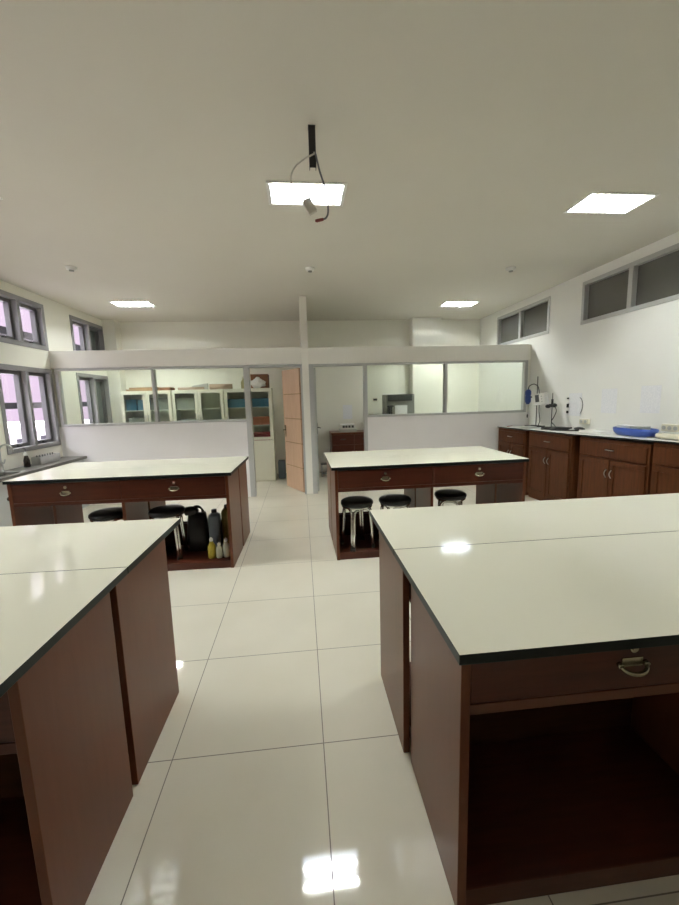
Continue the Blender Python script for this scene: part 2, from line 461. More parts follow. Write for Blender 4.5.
MB().box(-5, -10, 0, 5, 10, 5).build('wall', M['ext'], t)
MB().prism([(-5.5, -10.5), (5.5, -10.5), (5.5, 10.5), (-5.5, 10.5)], 5, lambda x, y: 5.2 if abs(x) > 5 else 7).build('roof', M['extroof'], t)

# ------------------------------------------------------------------ lab benches
TZ0 = .865; TH = .03
def bench(label, loc, rz, W, D, seam, yA, yB, zs=1.0, xe=.03, xq=None, rail='red'):
    """loc: near-left corner of the top; panels yA=(y0,y1) and yB; seam: y of joint between the two top slabs"""
    t = thing('lab_bench', label, 'lab bench', loc, rz, 'white topped lab benches')
    z0 = TZ0*zs
    MB().box(0, 0, z0, W, seam-.0012, z0+TH, 1).build('worktop', [M['edge'], M['top']], t, .002)
    MB().box(0, seam+.0012, z0, W, D, z0+TH, 1).build('worktop', [M['edge'], M['top']], t, .002)
    th = .028
    cxs = W/2
    for k, (a, b) in enumerate((yA, yB)):
        for j, x in enumerate((xe if k == 0 or xq is None else xq, cxs-th/2, W-xe-th)):
            p, q = (a+.024, b) if k == 0 else (a, b-.024)
            if j != 1: p, q = a, b
            MB().box(x, p, 0, x+th, q, z0).build('side_panel', M['side'], t, .002)
    # each half: drawers, rail, floor board
    for k, (a, b) in enumerate((yA, yB)):
        fy = a if k == 0 else b                      # user side
        s = 1 if k == 0 else -1
        for (x0, x1, e0, e1) in ((xe+th, cxs-th/2, 0, th/2), (cxs+th/2, W-xe-th, th/2, 0)):
            y0, y1 = sorted((fy+s*.004, fy+s*.022))
            d = MB().box(x0+.002-e0, y0, z0-.175, x1-.002+e1, y1, z0-.004).build('drawer', M['red'], t, .002)
            m_ = (x0+x1)/2; zz = z0-.092; fo = fy+s*.004
            pl = MB()
            # cup ring pull: backplate, two posts, curved grip
            pl.box(m_-.032, min(fo, fo-s*.003), zz-.012, m_+.032, max(fo, fo-s*.003), zz+.014)
            pts = [(m_+.040*math.cos(a_), fo-s*(.006+.020*math.sin(a_)), zz-.006-.015*math.sin(a_)) for a_ in [PI*i/12 for i in range(13)]]
            pl.tube(pts, [.0045+.002*math.sin(PI*i/12) for i in range(13)], 8)
            pl.tube([(m_-.040, fo, zz-.002), (m_-.040, fo-s*.012, zz-.006)], .008, 8); pl.tube([(m_+.040, fo, zz-.002), (m_+.040, fo-s*.012, zz-.006)], .008, 8)
            pl.build('pull', M['brass'], d)
            lk = MB(); lk.tube([(m_, fo, zz+.045), (m_, fo-s*.007, zz+.045)], .013, 14); lk.tube([(m_, fo-s*.007, zz+.045), (m_, fo-s*.010, zz+.045)], .007, 10)
            lk.build('lock', M['brass'], d)
            y0, y1 = sorted((fy+s*.003, fy+s*.0235))
            MB().box(x0-e0, y0, z0-.208, x1+e1, y1, z0-.1765).build('rail', M[rail], t, .002)
            y0, y1 = sorted((fy+s*.022, fy+s*(b-a-.02)))
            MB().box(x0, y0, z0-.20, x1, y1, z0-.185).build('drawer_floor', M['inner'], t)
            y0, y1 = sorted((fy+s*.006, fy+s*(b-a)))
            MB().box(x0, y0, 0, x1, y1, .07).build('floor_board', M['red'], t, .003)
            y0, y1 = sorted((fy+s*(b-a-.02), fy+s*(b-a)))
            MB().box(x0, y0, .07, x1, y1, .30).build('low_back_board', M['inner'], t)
    return t
BENCH_R = bench('nearest lab bench on the right, its brass pull and dark open bay facing the camera', (.371, .857, 0), 0, 2.07, 1.288, .693, (.065, .555), (.600, 1.085), 1.0, .034, .014, 'rail')
BENCH_L = bench('nearest lab bench on the left, its brown end panels beside the aisle', (-2.66, .93, 0), math.radians(-1.2), 1.93, 1.305, .66, (.065, .52), (.565, 1.07), 1.0, .004)
BENCH_FR = bench('far right lab bench in front of the glass partition with three stools under it', (.258, 3.515, 0), math.radians(.5), 1.945, 1.03, .52, (.0, .50), (.54, 1.0), 1.012)
BENCH_FL = bench('far left lab bench beside the sink counter with bag and bottles under it', (-2.60, 3.555, 0), math.radians(-1.5), 1.95, 1.0, .52, (.005, .50), (.54, .985), 1.012)
pg = MB(); pg.tube([(.045, .06, .735), (.0, .06, .735)], .012, 10); pg.tube([(.0, .06, .735), (-.012, .06, .735)], .02, 10)
pg.build('peg', M['black'], BENCH_FL)

# ------------------------------------------------------------------ stools
def make_stool(label, loc, rz):
    t = thing('round_stool', label, 'stool', loc, rz, 'round stools under the far benches')
    MB().lathe([(.02, .425), (.145, .425), (.158, .432), (.163, .445), (.160, .46), (.145, .472), (.09, .478), (.0001, .48)], seg=32).build('seat', M['vinyl'], t)
    MB().lathe([(.10, .408), (.150, .408), (.153, .416), (.150, .4249), (.10, .4249)], seg=32).build('seat_rim', M['chrome'], t)
    for k in range(4):
        a = PI/4 + k*PI/2
        # inverted U between two neighbouring legs
        p0 = Vector((math.cos(a-PI/4), math.sin(a-PI/4), 0)); p1 = Vector((math.cos(a+PI/4), math.sin(a+PI/4), 0))
        side = (p1-p0).normalized()
        f0 = p0*.175 + side*.017; f1 = p1*.175 - side*.017
        top0 = p0*.15 + side*.018; top1 = p1*.15 - side*.018
        pts = [f0, f0.lerp(top0, .5)+Vector((0, 0, .16)), Vector((top0.x, top0.y, .32))]
        L = (top1-top0)
        for i in range(1, 10):
            s_ = i/10
            e = math.sin(PI*s_)**.5
            q = top0 + L*(0.5-0.5*math.cos(PI*s_))
            pts.append(Vector((q.x, q.y, .32+.083*e)))
        pts += [Vector((top1.x, top1.y, .32)), f1.lerp(top1, .5)+Vector((0, 0, .16)), f1]
        lg = MB().tube(pts, .0125, 10).build('leg', M['chrome'], t)
        for f in (f0, f1):
            MB().tube([f, f+Vector((0, 0, .022))], .0152, 10).build('foot_cap', M['rubber'], lg)
    return t
S0 = make_stool('chrome stool with black round seat at the left end under the far right bench', (.515, 3.695, .0705), math.radians(-25))
dup(S0, (.90, 3.70, .0705), math.radians(-30), 'middle of three chrome stools under the far right bench, beside the centre panel')
dup(S0, (1.51, 3.79, .0705), math.radians(20), 'chrome stool with black seat in the right bay of the far right bench')
dup(S0, (-1.85, 3.74, .0705), math.radians(20), 'chrome stool with black seat in the left bay of the far left bench')
dup(S0, (-1.315, 3.735, .0705), math.radians(-42), 'chrome stool with black seat beside the black bag under the far left bench')

# bag and bottles under the far left bench
t = thing('carry_bag', 'black cloth bag with looped handles under the far left bench', 'bag', (-1.07, 3.86, .0705))
rings = []
for z, kw, kd in ((0, .90, .9), (.012, 1, 1), (.12, 1.06, 1.08), (.24, 1.0, .95), (.32, .92, .7), (.36, .86, .45), (.375, .8, .2)):
    rings.append([(.098*kw*math.copysign(abs(math.cos(a))**.55, math.cos(a))*(1+.05*math.sin(5*a+z*30)), .075*kd*math.copysign(abs(math.sin(a))**.55, math.sin(a))*(1+.06*math.sin(4*a+z*22)), z+.012*math.sin(3*a)*(z > .3)) for a in [2*PI*i/32 for i in range(32)]])
MB().loft(rings).build('body', M['vinyl'], t)
hb = MB(); hb.tube([(-.045, -.01, .34)] + arc((0.01, -.01, .38), .055, PI, 0, 10) + [(.065, -.01, .33)], .009, 8)
hb.tube([(-.06, .03, .33)] + arc((-.01, .03, .39), .05, PI, 0, 10) + [(.04, .03, .33)], .009, 8); hb.build('handle', M['vinyl'], t)
MB().blob((-.06, .0, .40), (.075, .05, .045), .3, 2.5, 16, 9).build('flap', M['vinyl'], t)
def jerry(label, m, loc, w, d, h):
    t = thing('jerry_can', label, 'canister', loc, 0)
    rings = []
    for z, k in ((0, .94), (.01, 1), (h*.88, 1), (h*.95, .9), (h*.985, .6), (h, .4)):
        rings.append([(w/2*k*math.copysign(abs(math.cos(a))**.6, math.cos(a)), d/2*k*math.copysign(abs(math.sin(a))**.6, math.sin(a)), z) for a in [2*PI*i/24 for i in range(24)]])
    MB().loft(rings).build('body', m, t)
    MB().lathe([(.024, h), (.026, h+.005), (.026, h+.03), (.022, h+.034)], seg=16).build('cap', M['black'], t)
    return t
jerry('blue grey plastic canister between the black bag and the yellow one', M['slate'], (-.895, 3.81, .0705), .115, .11, .385)
jerry('dull yellow canister with black cap behind the blue grey canister', M['ochre'], (-.79, 3.91, .0705), .11, .12, .40)
def bottle(label, m, loc, r=.033, h=.185):
    t = thing('squirt_bottle', label, 'bottle', loc, 0, 'small bottles at the bench bay front')
    MB().lathe([(r*.85, 0), (r, .008), (r, h*.55), (r*.92, h*.62), (r*.45, h*.78), (r*.42, h*.82)], seg=20).build('body', m, t)
    MB().lathe([(r*.5, h*.82), (r*.5, h*.93), (r*.3, h*.96), (r*.18, h)], seg=16).build('cap', M['white'], t)
    return t
bottle('small yellow bottle with white cap, leftmost of the trio under the far left bench', M['yellow'], (-.895, 3.615, .0705), .036, .20)
bottle('small cloudy bottle standing beside the yellow one under the far left bench', M['clearpl'], (-.825, 3.61, .0705), .032, .15)
bottle('small cloudy bottle nearest the end panel under the far left bench', M['clearpl'], (-.762, 3.62, .0705), .032, .185)

# ------------------------------------------------------------------ right wall counter
FA, FB = Vector((3.29, 6.17)), Vector((3.455, 3.20))
dv = (FB-FA).normalized(); nv = Vector((-dv.y, dv.x))          # along the front, and toward the wall
if nv.x < 0: nv = -nv
rzc = math.atan2(dv.y, dv.x)
def zc(y): return 1.0 + (6.2-y)/1.8*.022 if y > 4.36 else 1.0225 + (4.36-y)*.030
def cnt(s, d): return FA + dv*s + nv*d
def base_cabinet(label, s0, w, depth):
    p = cnt(s0, 0); H = zc(p.y)-.018
    t = thing('base_cabinet', label, 'cabinet', (p.x, p.y, 0), rzc, 'red brown cabinets under the right counter')
    MB().box(0, .02, .0, w, depth, H).build('body', M['cab'], t, .002)
    MB().box(.004, -.012, .07, w-.004, .02, H-.002).build('face_frame', M['cab'], t, .003)
    d = MB().box(.03, -.028, H-.20, w-.03, -.012, H-.04).build('drawer', M['cab'], t, .003)
    MB().tube([(w/2-.045, -.028, H-.115), (w/2-.045, -.05, H-.115), (w/2+.045, -.05, H-.115), (w/2+.045, -.028, H-.115)], .005, 8).build('handle', M['steel'], d)
    for k in (0, 1):
        x0, x1 = (.03, w/2-.006) if k == 0 else (w/2+.006, w-.03)
        zb, zt = .10, H-.225; f = .055
        b = MB()
        b.box(x0, -.03, zb, x1, -.012, zb+f); b.box(x0, -.03, zt-f, x1, -.012, zt)
        b.box(x0, -.03, zb+f, x0+f, -.012, zt-f); b.box(x1-f, -.03, zb+f, x1, -.012, zt-f)
        b.box(x0+f, -.020, zb+f, x1-f, -.012, zt-f)
        dr = b.build('door', M['cab'], t, .003)
        hx = x1-.028 if k == 0 else x0+.028
        hp = [(hx, -.03, zt-.20)] + [(hx, -.03-.024*math.sin(PI*i/8), zt-.20+.09*i/8) for i in range(1, 8)] + [(hx, -.03, zt-.11)]
        MB().tube(hp, .0055, 8).build('handle', M['steel'], dr)
    return t
base_cabinet('red brown base cabinet at the far end of the right counter against the partition', .0, .735, .50)
base_cabinet('second red brown base cabinet from the partition, below the stirrer stand', .805, .855, .45)
base_cabinet('third red brown base cabinet from the partition, below the blue tub', 1.785, .925, .40)
base_cabinet('right counter cabinet nearest the camera, cut by the picture edge', 2.725, .86, .34)
def ctop(label, s0, s1, name='countertop'):
    a, b = cnt(s0, -.035), cnt(s1, -.035)
    pts = [(a.x, a.y), (b.x, b.y), (XR-.002, b.y), (XR-.002, a.y)]
    pts = pts if (pts[1][0]-pts[0][0])*(pts[2][1]-pts[0][1])-(pts[2][0]-pts[0][0])*(pts[1][1]-pts[0][1]) > 0 else pts[::-1]
    o = MB().prism(pts, lambda x, y: zc(y)-.016, lambda x, y: zc(y)).build(name, [M['edge'], M['ctop']], None, .002)
    for f in o.data.polygons:
        if f.normal.z > .5: f.material_index = 1
    return tag(o, label, 'countertop', 'white countertops along the right wall')
ctop('white countertop of the far right counter, carrying the stirrer and cables', -.002, 1.698)
ctop('white countertop of the near right counter, carrying the blue tub', 1.7, 3.75)

def sheet(label, y0, y1, z0, z1):
    o = MB().box(XR-.0035, y0, z0, XR+.0004, y1, z1).build('paper_sheet', M['paper'])
    return tag(o, label, 'paper', 'printed sheets on the right wall')
sheet('printed sheet on the right wall beside binder clips, farthest of the three', 4.985, 5.235, 1.205, 1.52)
sheet('printed sheet on the right wall, middle of the three above the white tray', 4.39, 4.63, 1.265, 1.565)
sheet('printed sheet on the right wall above the blue tray, nearest of the three', 3.81, 4.055, 1.285, 1.585)
for z, w, lab in ((1.45, .02, 'small black clip at the top of the farthest wall sheet'), (1.345, .055, 'largest black clip on the left edge of the farthest wall sheet'), (1.255, .035, 'black clip at the bottom left corner of the farthest wall sheet')):
    o = MB().box(XR-.022, 5.235, z-w/2, XR+.0004, 5.26, z+w/2).build('binder_clip', M['black'], None, .003)
    tag(o, lab, 'clip', 'black clips on the wall sheet')
o = MB().tube(smooth([(XR-.002, 5.00, 1.24), (XR-.015, 4.955, 1.29), (XR-.02, 4.935, 1.36), (XR-.015, 4.965, 1.43), (XR-.002, 5.02, 1.46)]), .004, 8).build('wire_loop', M['black'])
tag(o, 'thin dark wire looped over the farthest wall sheet', 'wire')
def socket(label, y0, y1, z0, z1, k):
    t = thing('power_outlet', label, 'outlet', (XR, (y0+y1)/2, (z0+z1)/2), 0, 'beige outlets on the right wall')
    w, h = (y1-y0)/2, (z1-z0)/2
    MB().box(-.042, -w, -h, -.0005, w, h).build('housing', M['beige'], t, .005)
    for i in range(k):
        yy = -w + (2*w)*(i+.5)/k
        b = MB().tube([(-.042, yy, 0), (-.046, yy, 0)], min(h, w/k)*.68, 16); b.build('socket', M['lgrey'], t)
socket('beige double outlet low on the right wall below the sheets', 4.80, 4.96, 1.105, 1.172, 2)
socket('beige triple outlet at the right picture edge above the beige device', 3.545, 3.735, 1.105, 1.18, 3)

# overhead stirrer on its stand
y_ = 5.80; z0 = zc(y_-.1)
t = thing('overhead_stirrer', 'blue overhead stirrer with white controller on a rod stand at the far counter end', 'stirrer', (3.70, y_, z0+.0008))
bs = MB(); bs.box(-.13, -.10, 0, .09, -.07, .022); bs.box(-.13, .07, 0, .09, .10, .022); bs.box(-.02, -.10, 0, .03, .10, .026); bs.build('base', M['black'], t, .004)
MB().tube([(0, 0, .02), (0, 0, .785)], .007, 10).build('rod', M['dgrey'], t)
mz = 1.375-z0
MB().lathe([(.022, mz-.01), (.026, mz), (.036, mz+.02), (.042, mz+.03), (.042, mz+.115), (.036, mz+.12), (.036, mz+.13), (.044, mz+.135), (.044, mz+.19), (.034, mz+.20), (.030, mz+.215), (.012, mz+.22)], -.15, 0, 24).build('motor', M['navy'], t)
MB().tube([(-.15, 0, mz-.01), (-.15, 0, 1.19-z0)], .004, 8).build('shaft', M['steel'], t)
MB().lathe([(.006, 1.155-z0), (.010, 1.165-z0), (.010, 1.20-z0), (.006, 1.21-z0)], -.15, 0, 10).build('stirring_tip', M['black'], t)
b = MB(); b.tube([(-.11, 0, mz+.10), (.0, 0, mz+.10)], .010, 8); b.box(-.02, -.02, mz+.08, .02, .02, mz+.125); b.build('clamp', M['black'], t)
cb = MB().box(-.09, -.25, 1.355-z0, .0, -.05, 1.53-z0, rot=Matrix.Rotation(math.radians(28), 3, 'Z') @ Matrix.Rotation(math.radians(-8), 3, 'X')).build('controller', M['white'], t, .012)
MB().box(-.096, -.16, 1.40-z0, -.0893, -.10, 1.51-z0, rot=Matrix.Rotation(math.radians(28), 3, 'Z') @ Matrix.Rotation(math.radians(-8), 3, 'X'), piv=(-.045, -.15, 1.4425-z0)).build('display', M['dgrey'], cb, .002)
kb = MB(); RK = Matrix.Rotation(math.radians(28), 3, 'Z') @ Matrix.Rotation(math.radians(-8), 3, 'X'); PK = Vector((-.045, -.15, 1.4425-z0))
for i in range(3): kb.tube([RK @ (Vector((-.089, -.20, 1.40-z0+.04*i))-PK)+PK, RK @ (Vector((-.097, -.20, 1.40-z0+.04*i))-PK)+PK], .009, 10)
kb.build('knob', M['lgrey'], cb)
MB().tube(smooth([(-.15, 0, mz+.215), (-.14, -.01, mz+.27), (-.08, -.03, mz+.30), (-.03, -.06, mz+.26), (-.02, -.08, mz+.17), (-.03, -.09, mz+.10)]), .007, 8).build('cable', M['black'], t)
MB().tube(smooth([(-.05, -.14, 1.37-z0), (-.06, -.16, 1.25-z0), (-.06, -.19, 1.12-z0), (-.09, -.21, .05), (-.10, -.24, .012)]), .006, 8).build('power_cord', M['black'], t)
# clamp stand
y_ = 5.42; z0 = zc(y_-.1)
t = thing('clamp_stand', 'short black clamp stand with a rod beside the white controller', 'clamp stand', (3.70, y_, z0+.0008))
MB().box(-.10, -.09, 0, .08, .09, .02).build('base', M['black'], t, .004)
MB().tube([(0, 0, .02), (0, 0, .52)], .006, 10).build('rod', M['dgrey'], t)
b = MB(); b.box(-.03, -.03, .315, .03, .03, .36); b.blob((-.03, .05, .325), (.035, .045, .028), .2, 3, 14); b.blob((0, -.05, .34), (.03, .05, .03), .2, 3, 14, 4); b.tube([(0, 0, .36), (0, .0, .43)], .016, 10)
b.build('clamp', M['black'], t)
MB().tube(smooth([(0, -.06, .33), (.0, -.10, .26), (-.02, -.08, .17), (-.02, -.03, .10), (-.01, -.09, .05), (-.02, -.14, .009)]), .006, 8).build('cord', M['black'], t)
# cables on the counter
def on_counter(pts, r, name, m, label, cat, group=None):
    o = MB().tube(smooth([(x, y, zc(y)+.001+r+dz) for x, y, dz in pts], 3), r, 8).build(name, m)
    return tag(o, label, cat, group)
rnd = random.Random(3)
pts = []
for i in range(46):
    a = i*.55; pts.append((3.62+.07*math.cos(a)*(1+.3*rnd.random()), 5.13+.13*math.sin(a)*(1+.2*rnd.random())-.002*i, .0007*i))
on_counter(pts, .008, 'power_cable', M['black'], 'black cable coiled in a heap on the counter below the far sheet', 'cable')
on_counter([(3.45, 5.28, 0), (3.50, 5.20, 0), (3.47, 5.08, 0), (3.52, 4.98, 0), (3.60, 4.86, 0), (3.66, 4.80, 0)], .008, 'power_cable', M['black'], 'black cable lying loose along the counter front of the cable heap', 'cable')
y_ = 5.62
o = MB().box(3.39, y_-.09, zc(y_)+.0035, 3.55, y_+.09, zc(y_)+.026).build('stirrer_plate', M['lgrey'], None, .004); tag(o, 'flat light grey plate lying on the far counter before the stirrer base', 'plate')
o = MB().tube([(3.50, 6.14, zc(6.14)+.007), (3.33, 5.99, zc(5.99)+.007)], .006, 8).build('pencil', M['redplug']); tag(o, 'red pencil at the far left corner of the right counter', 'pencil')
t = thing('adapter', 'black lump shaped power adapter on the counter right of the cables', 'adapter', (3.70, 4.83, zc(4.83)))
MB().blob((0, 0, .030), (.05, .085, .026), .15, 3, 18).build('body', M['black'], t)
MB().tube(smooth([(0, -.07, .02), (.02, -.13, .012), (.05, -.19, .013)]), .006, 8).build('cord', M['black'], t)
# white open tray, blue tub, grey box and beige device
t = thing('document_tray', 'shallow white tray on the counter left of the blue tub', 'tray', (3.66, 4.44, zc(4.27)+.0005-.004), 0)
b = MB(); b.box(-.13, -.17, .006, .11, .17, .012); b.box(-.13, -.17, .012, -.122, .17, .038); b.box(.102, -.17, .012, .11, .17, .045); b.box(-.122, -.17, .012, .102, -.162, .04); b.box(-.122, .162, .012, .102, .17, .034); b.build('tray', M['white'], t, .002)
MB().box(-.10, -.14, .012, .08, .13, .022).build('papers', M['paper'], t)
y_ = 3.90
t = thing('tub', 'long blue plastic tub with rounded ends on the right counter', 'tub', (3.64, y_, zc(y_-.25)+.0005-.006), math.radians(-90))
rings = []
for s_, k, zt in ((0, .78, .008), (1, .80, .006), (2, .95, .035), (3, 1.0, .07), (4, 1.0, .088), (5, .95, .092), (6, .90, .082), (7, .84, .03), (8, .80, .025)):
    rings.append([(.255*k*math.copysign(abs(math.cos(a))**.7, math.cos(a)), .105*k*math.copysign(abs(math.sin(a))**.75, math.sin(a)), zt) for a in [2*PI*i/40 for i in range(40)]])
MB().loft(rings).build('body', M['blue'], t)
o = MB().box(3.585, 3.95, zc(y_)+.040, 3.695, 4.09, zc(y_)+.118, rot=Matrix.Rotation(math.radians(4), 3, 'X')).build('paper_pad', M['bag'], None, .003); tag(o, 'white paper pad standing in the blue tub', 'paper pad')
o = MB().box(3.59, 3.755, zc(y_)+.038, 3.69, 3.915, zc(y_)+.115, rot=Matrix.Rotation(math.radians(-3), 3, 'X')).build('storage_box', M['lgrey'], None, .003); tag(o, 'grey box sticking out of the blue tub', 'box')
on_counter([(3.66, 3.66, .004), (3.70, 3.60, .02), (3.68, 3.56, .015), (3.62, 3.60, 0), (3.58, 3.68, 0)], .006, 'power_cable', M['cable_g'], 'grey cable looped on the counter beside the beige device', 'cable')
y_ = 3.40
t = thing('lab_device', 'beige rounded device at the right picture edge on the counter', 'device', (3.64, y_, zc(y_-.15)+.0005), 0)
MB().box(-.12, -.14, .006, .11, .14, .055).build('body', M['beige'], t, .02)
MB().box(-.07, -.09, .055, .06, .09, .062).build('lid', M['lgrey'], t, .004)
for x in (-.09, .08):
    for yy in (-.11, .11): MB().tube([(x, yy, .0), (x, yy, .008)], .012, 10).build('foot', M['rubber'], t)

# ------------------------------------------------------------------ sink counter on the left
t = thing('sink_counter', 'grey stone topped sink counter along the left wall below the windows', 'counter', (XL+.002, 2.6, 0))
SL = 3.58; SX = .36
MB().grid_slab('z', .735, .775, (0, SX), (0, SL), [(.08, 1.75, .30, 2.35)]).build('stone_top', M['terr'], t, .004)
MB().box(.02, .02, 0, SX-.05, SL-.002, .735).build('base', M['sinkbase'], t)
b = MB(); b.box(.075, 1.745, .745, .085, 2.295, .776); b.box(.295, 1.745, .745, .305, 2.295, .776); b.box(.085, 1.745, .745, .295, 1.755, .776); b.box(.085, 2.345, .745, .295, 2.295, .776); b.box(.085, 1.755, .7352, .295, 2.345, .740)
b.build('basin', M['steel'], t, .002)
z0 = .775
t = thing('faucet', 'chrome gooseneck faucet rising from the sink counter under the left window', 'faucet', (XL+.045, 4.93, z0))
MB().lathe([(.032, 0), (.032, .012), (.02, .022), (.018, .10), (.022, .11), (.015, .12)], seg=16).build('body', M['steel'], t)
MB().tube([(0, 0, .10), (0, 0, .25)] + arc((0.075, 0, .25), .075, PI, .1, 12) + [(.152, 0, .235)], .011, 10).build('spout', M['steel'], t)
b = MB(); b.tube([(0, 0, .085), (0, -.06, .088), (0, -.09, .10)], .009, 8); b.tube([(0, 0, .085), (.0, .05, .10), (0, .07, .14)], .008, 8); b.build('lever', M['steel'], t)
t = thing('soap_bottle', 'dark bottle with white neck and pump on the sink counter', 'bottle', (XL+.12, 5.25, z0))
MB().lathe([(.032, 0), (.036, .006), (.034, .09), (.022, .135), (.016, .15)], seg=20).build('body', mat('dark_brown_bottle', (.02, .012, .008), .25), t)
MB().lathe([(.019, .15), (.022, .154), (.022, .182), (.012, .186), (.012, .20)], seg=16).build('collar', M['white'], t)
MB().tube([(0, 0, .20), (0, 0, .235), (.0, -.03, .25), (.01, -.05, .246)], .007, 8).build('pump', M['cable_g'], t)
t = thing('utensil_holder', 'dull steel box full of utensils standing on the sink counter', 'box', (XL+.14, 5.60, z0))
MB().box(-.06, -.21, .0, -.05, .21, .105).box(.05, -.21, .0, .06, .21, .105).box(-.05, -.21, 0, .05, -.20, .105).box(-.05, .20, 0, .05, .21, .105).box(-.05, -.20, 0, .05, .20, .008).build('box', M['steel'], t, .003)
b = MB()
for i in range(7): b.tube([(-.01+.01*(i % 3), -.16+.05*i, .012), (-.01, -.17+.055*i, .122)], .008, 8)
b.build('utensils', M['dgrey'], t)

# ------------------------------------------------------------------ glass cabinets in the back left room
CY = 7.38; CH = 1.765; CD = .42
def glass_cabinet(label, x0, x1):
    w = x1-x0
    t = thing('glass_cabinet', label, 'cabinet', (x0, CY, 0), 0, 'cream glass door cabinets in the back room')
    b = MB(); s = .018
    b.box(0, .022, .0, s, CD, CH); b.box(w-s, .022, 0, w, CD, CH); b.box(s, CD-s, 0, w-s, CD, CH); b.box(s, .022, CH-s, w-s, CD-s, CH); b.box(s, .022, 0, w-s, CD-s, .07)
    b.box(s, .022, .76, w-s, CD-s, .78)
    b.build('body', M['cream'], t, .002)
    for z in (1.06, 1.40): MB().box(s+.001, .05, z, w-s-.001, CD-s, z+.018).build('shelf', M['white'], t)
    for k in (0, 1):
        a, c = (.003, w/2-.002) if k == 0 else (w/2+.002, w-.003)
        f = .055
        d = MB(); z0, z1 = .80, CH-.01
        d.box(a, 0, z0, c, .02, z0+f); d.box(a, 0, z1-f, c, .02, z1); d.box(a, 0, z0+f, a+f, .02, z1-f); d.box(c-f, 0, z0+f, c, .02, z1-f)
        do = d.build('door', M['cream'], t, .002)
        MB().box(a+f, .008, z0+f, c-f, .012, z1-f).build('pane', M['glass'], do)
        hx = c-.022 if k == 0 else a+.022
        MB().tube([(hx, 0, 1.20), (hx, -.025, 1.21), (hx, -.025, 1.31), (hx, 0, 1.32)], .006, 8).build('handle', M['steel'], do)
        lo = MB().box(a, 0, .02, c, .02, .79).build('lower_door', M['cream'], t, .002)
        MB().tube([(hx, 0, .60), (hx, -.025, .61), (hx, -.025, .69), (hx, 0, .70)], .006, 8).build('handle', M['steel'], lo)
    return t
CABS = [(-3.225, -2.345), (-2.335, -1.415), (-1.405, -.535)]
glass_cabinet('leftmost cream glass door cabinet behind the partition, blue boxes inside', *CABS[0])
glass_cabinet('middle cream glass door cabinet behind the partition', *CABS[1])
glass_cabinet('cream glass door cabinet beside the open wooden door, brown box on top', *CABS[2])
def cbox(label, x0, x1, z0, h, m, d=.24, group='boxes in the glass cabinets'):
    t = thing('storage_box', label, 'box', ((x0+x1)/2, CY+.20, z0+.0185), 0, group)
    w = (x1-x0)/2
    MB().box(-w, -d/2, 0, w, d/2, h*.8).build('body', m, t, .003)
    MB().box(-w-.003, -d/2-.003, h*.8, w+.003, d/2+.003, h).build('lid', m, t, .003)
cbox('blue box on the upper shelf, left half of the leftmost glass cabinet', -3.17, -2.99, 1.40, .20, M['bluebox'])
cbox('blue box on the upper shelf, second from left in the leftmost glass cabinet', -2.97, -2.82, 1.40, .19, M['bluebox'])
cbox('grey box on the upper shelf, right door of the leftmost glass cabinet', -2.74, -2.42, 1.40, .22, M['grey'])
cbox('grey box on the lower shelf of the leftmost glass cabinet', -3.15, -2.86, 1.06, .20, M['grey'])
cbox('long grey box on the upper shelf of the middle glass cabinet', -2.28, -1.93, 1.40, .20, M['lgrey'])
cbox('pale box on the lower shelf of the middle glass cabinet', -2.27, -1.95, 1.06, .14, M['lgrey'])
cbox('flat blue box on the lower shelf, right half of the middle glass cabinet', -1.82, -1.49, 1.06, .085, M['bluebox'])
cbox('blue box on the upper shelf, left door of the cabinet beside the wooden door', -1.36, -1.03, 1.40, .16, M['bluebox'])
cbox('blue box on the upper shelf, right door of the cabinet beside the wooden door', -.91, -.60, 1.40, .16, M['bluebox'])
cbox('flat orange box on the middle shelf, left door of the cabinet by the wooden door', -1.36, -1.03, 1.06, .075, M['orange'])
cbox('orange box on the middle shelf, right door of the cabinet by the wooden door', -.91, -.60, 1.06, .15, M['orange'])
cbox('red box on the bottom shelf of the cabinet by the wooden door', -.91, -.60, .762, .15, M['redbox'])
# things on the cabinet tops
z0 = CH+.0005
t = thing('cardboard_box', 'flattened tan cardboard on top of the leftmost glass cabinet', 'box', (-2.88, CY+.22, z0))
MB().box(-.27, -.14, 0, .25, .14, .035).box(-.22, -.12, .035, .28, .13, .065).build('body', M['tan'], t, .003)
t = thing('cardboard_box', 'brown flat carton at the right end of the leftmost cabinet top', 'box', (-2.47, CY+.22, z0))
MB().box(-.10, -.13, 0, .10, .13, .05).box(-.092, -.125, .05, .092, .125, .058).build('body', M['brown'], t, .003)
o = MB().tube([(-2.25, CY+.15, z0+.026), (-1.78, CY+.13, z0+.026)], .025, 14).build('paper_roll', M['kraft']); tag(o, 'thin paper roll lying at the left of the middle cabinet top', 'paper roll')
t = thing('storage_box', 'pale grey wedge shaped box in the middle of the middle cabinet top', 'box', (-1.88, CY+.27, z0), math.radians(6))
MB().prism([(-.14, -.06), (.14, -.06), (.14, .06), (-.14, .06)], 0, lambda x, y: .075 if x < 0 else .12).build('body', M['lgrey'], t, .004)
o = MB().tube([(-1.68, CY+.14, z0+.05), (-1.27, CY+.20, z0+.05)], [.05, .047], 18).build('paper_roll', M['kraft']); tag(o, 'thick brown paper roll lying over the gap between two cabinet tops', 'paper roll')
t = thing('reagent_bottle', 'tall yellowish bottle on the cabinet top left of the brown box', 'bottle', (-1.06, CY+.16, z0))
MB().lathe([(.040, 0), (.044, .01), (.044, .12), (.036, .145), (.016, .165), (.015, .19)], seg=20).build('body', mat('pale_yellow_bottle', (.45, .40, .20), .3), t)
MB().lathe([(.018, .19), (.018, .22), (.012, .224)], seg=14).build('cap', M['beige'], t)
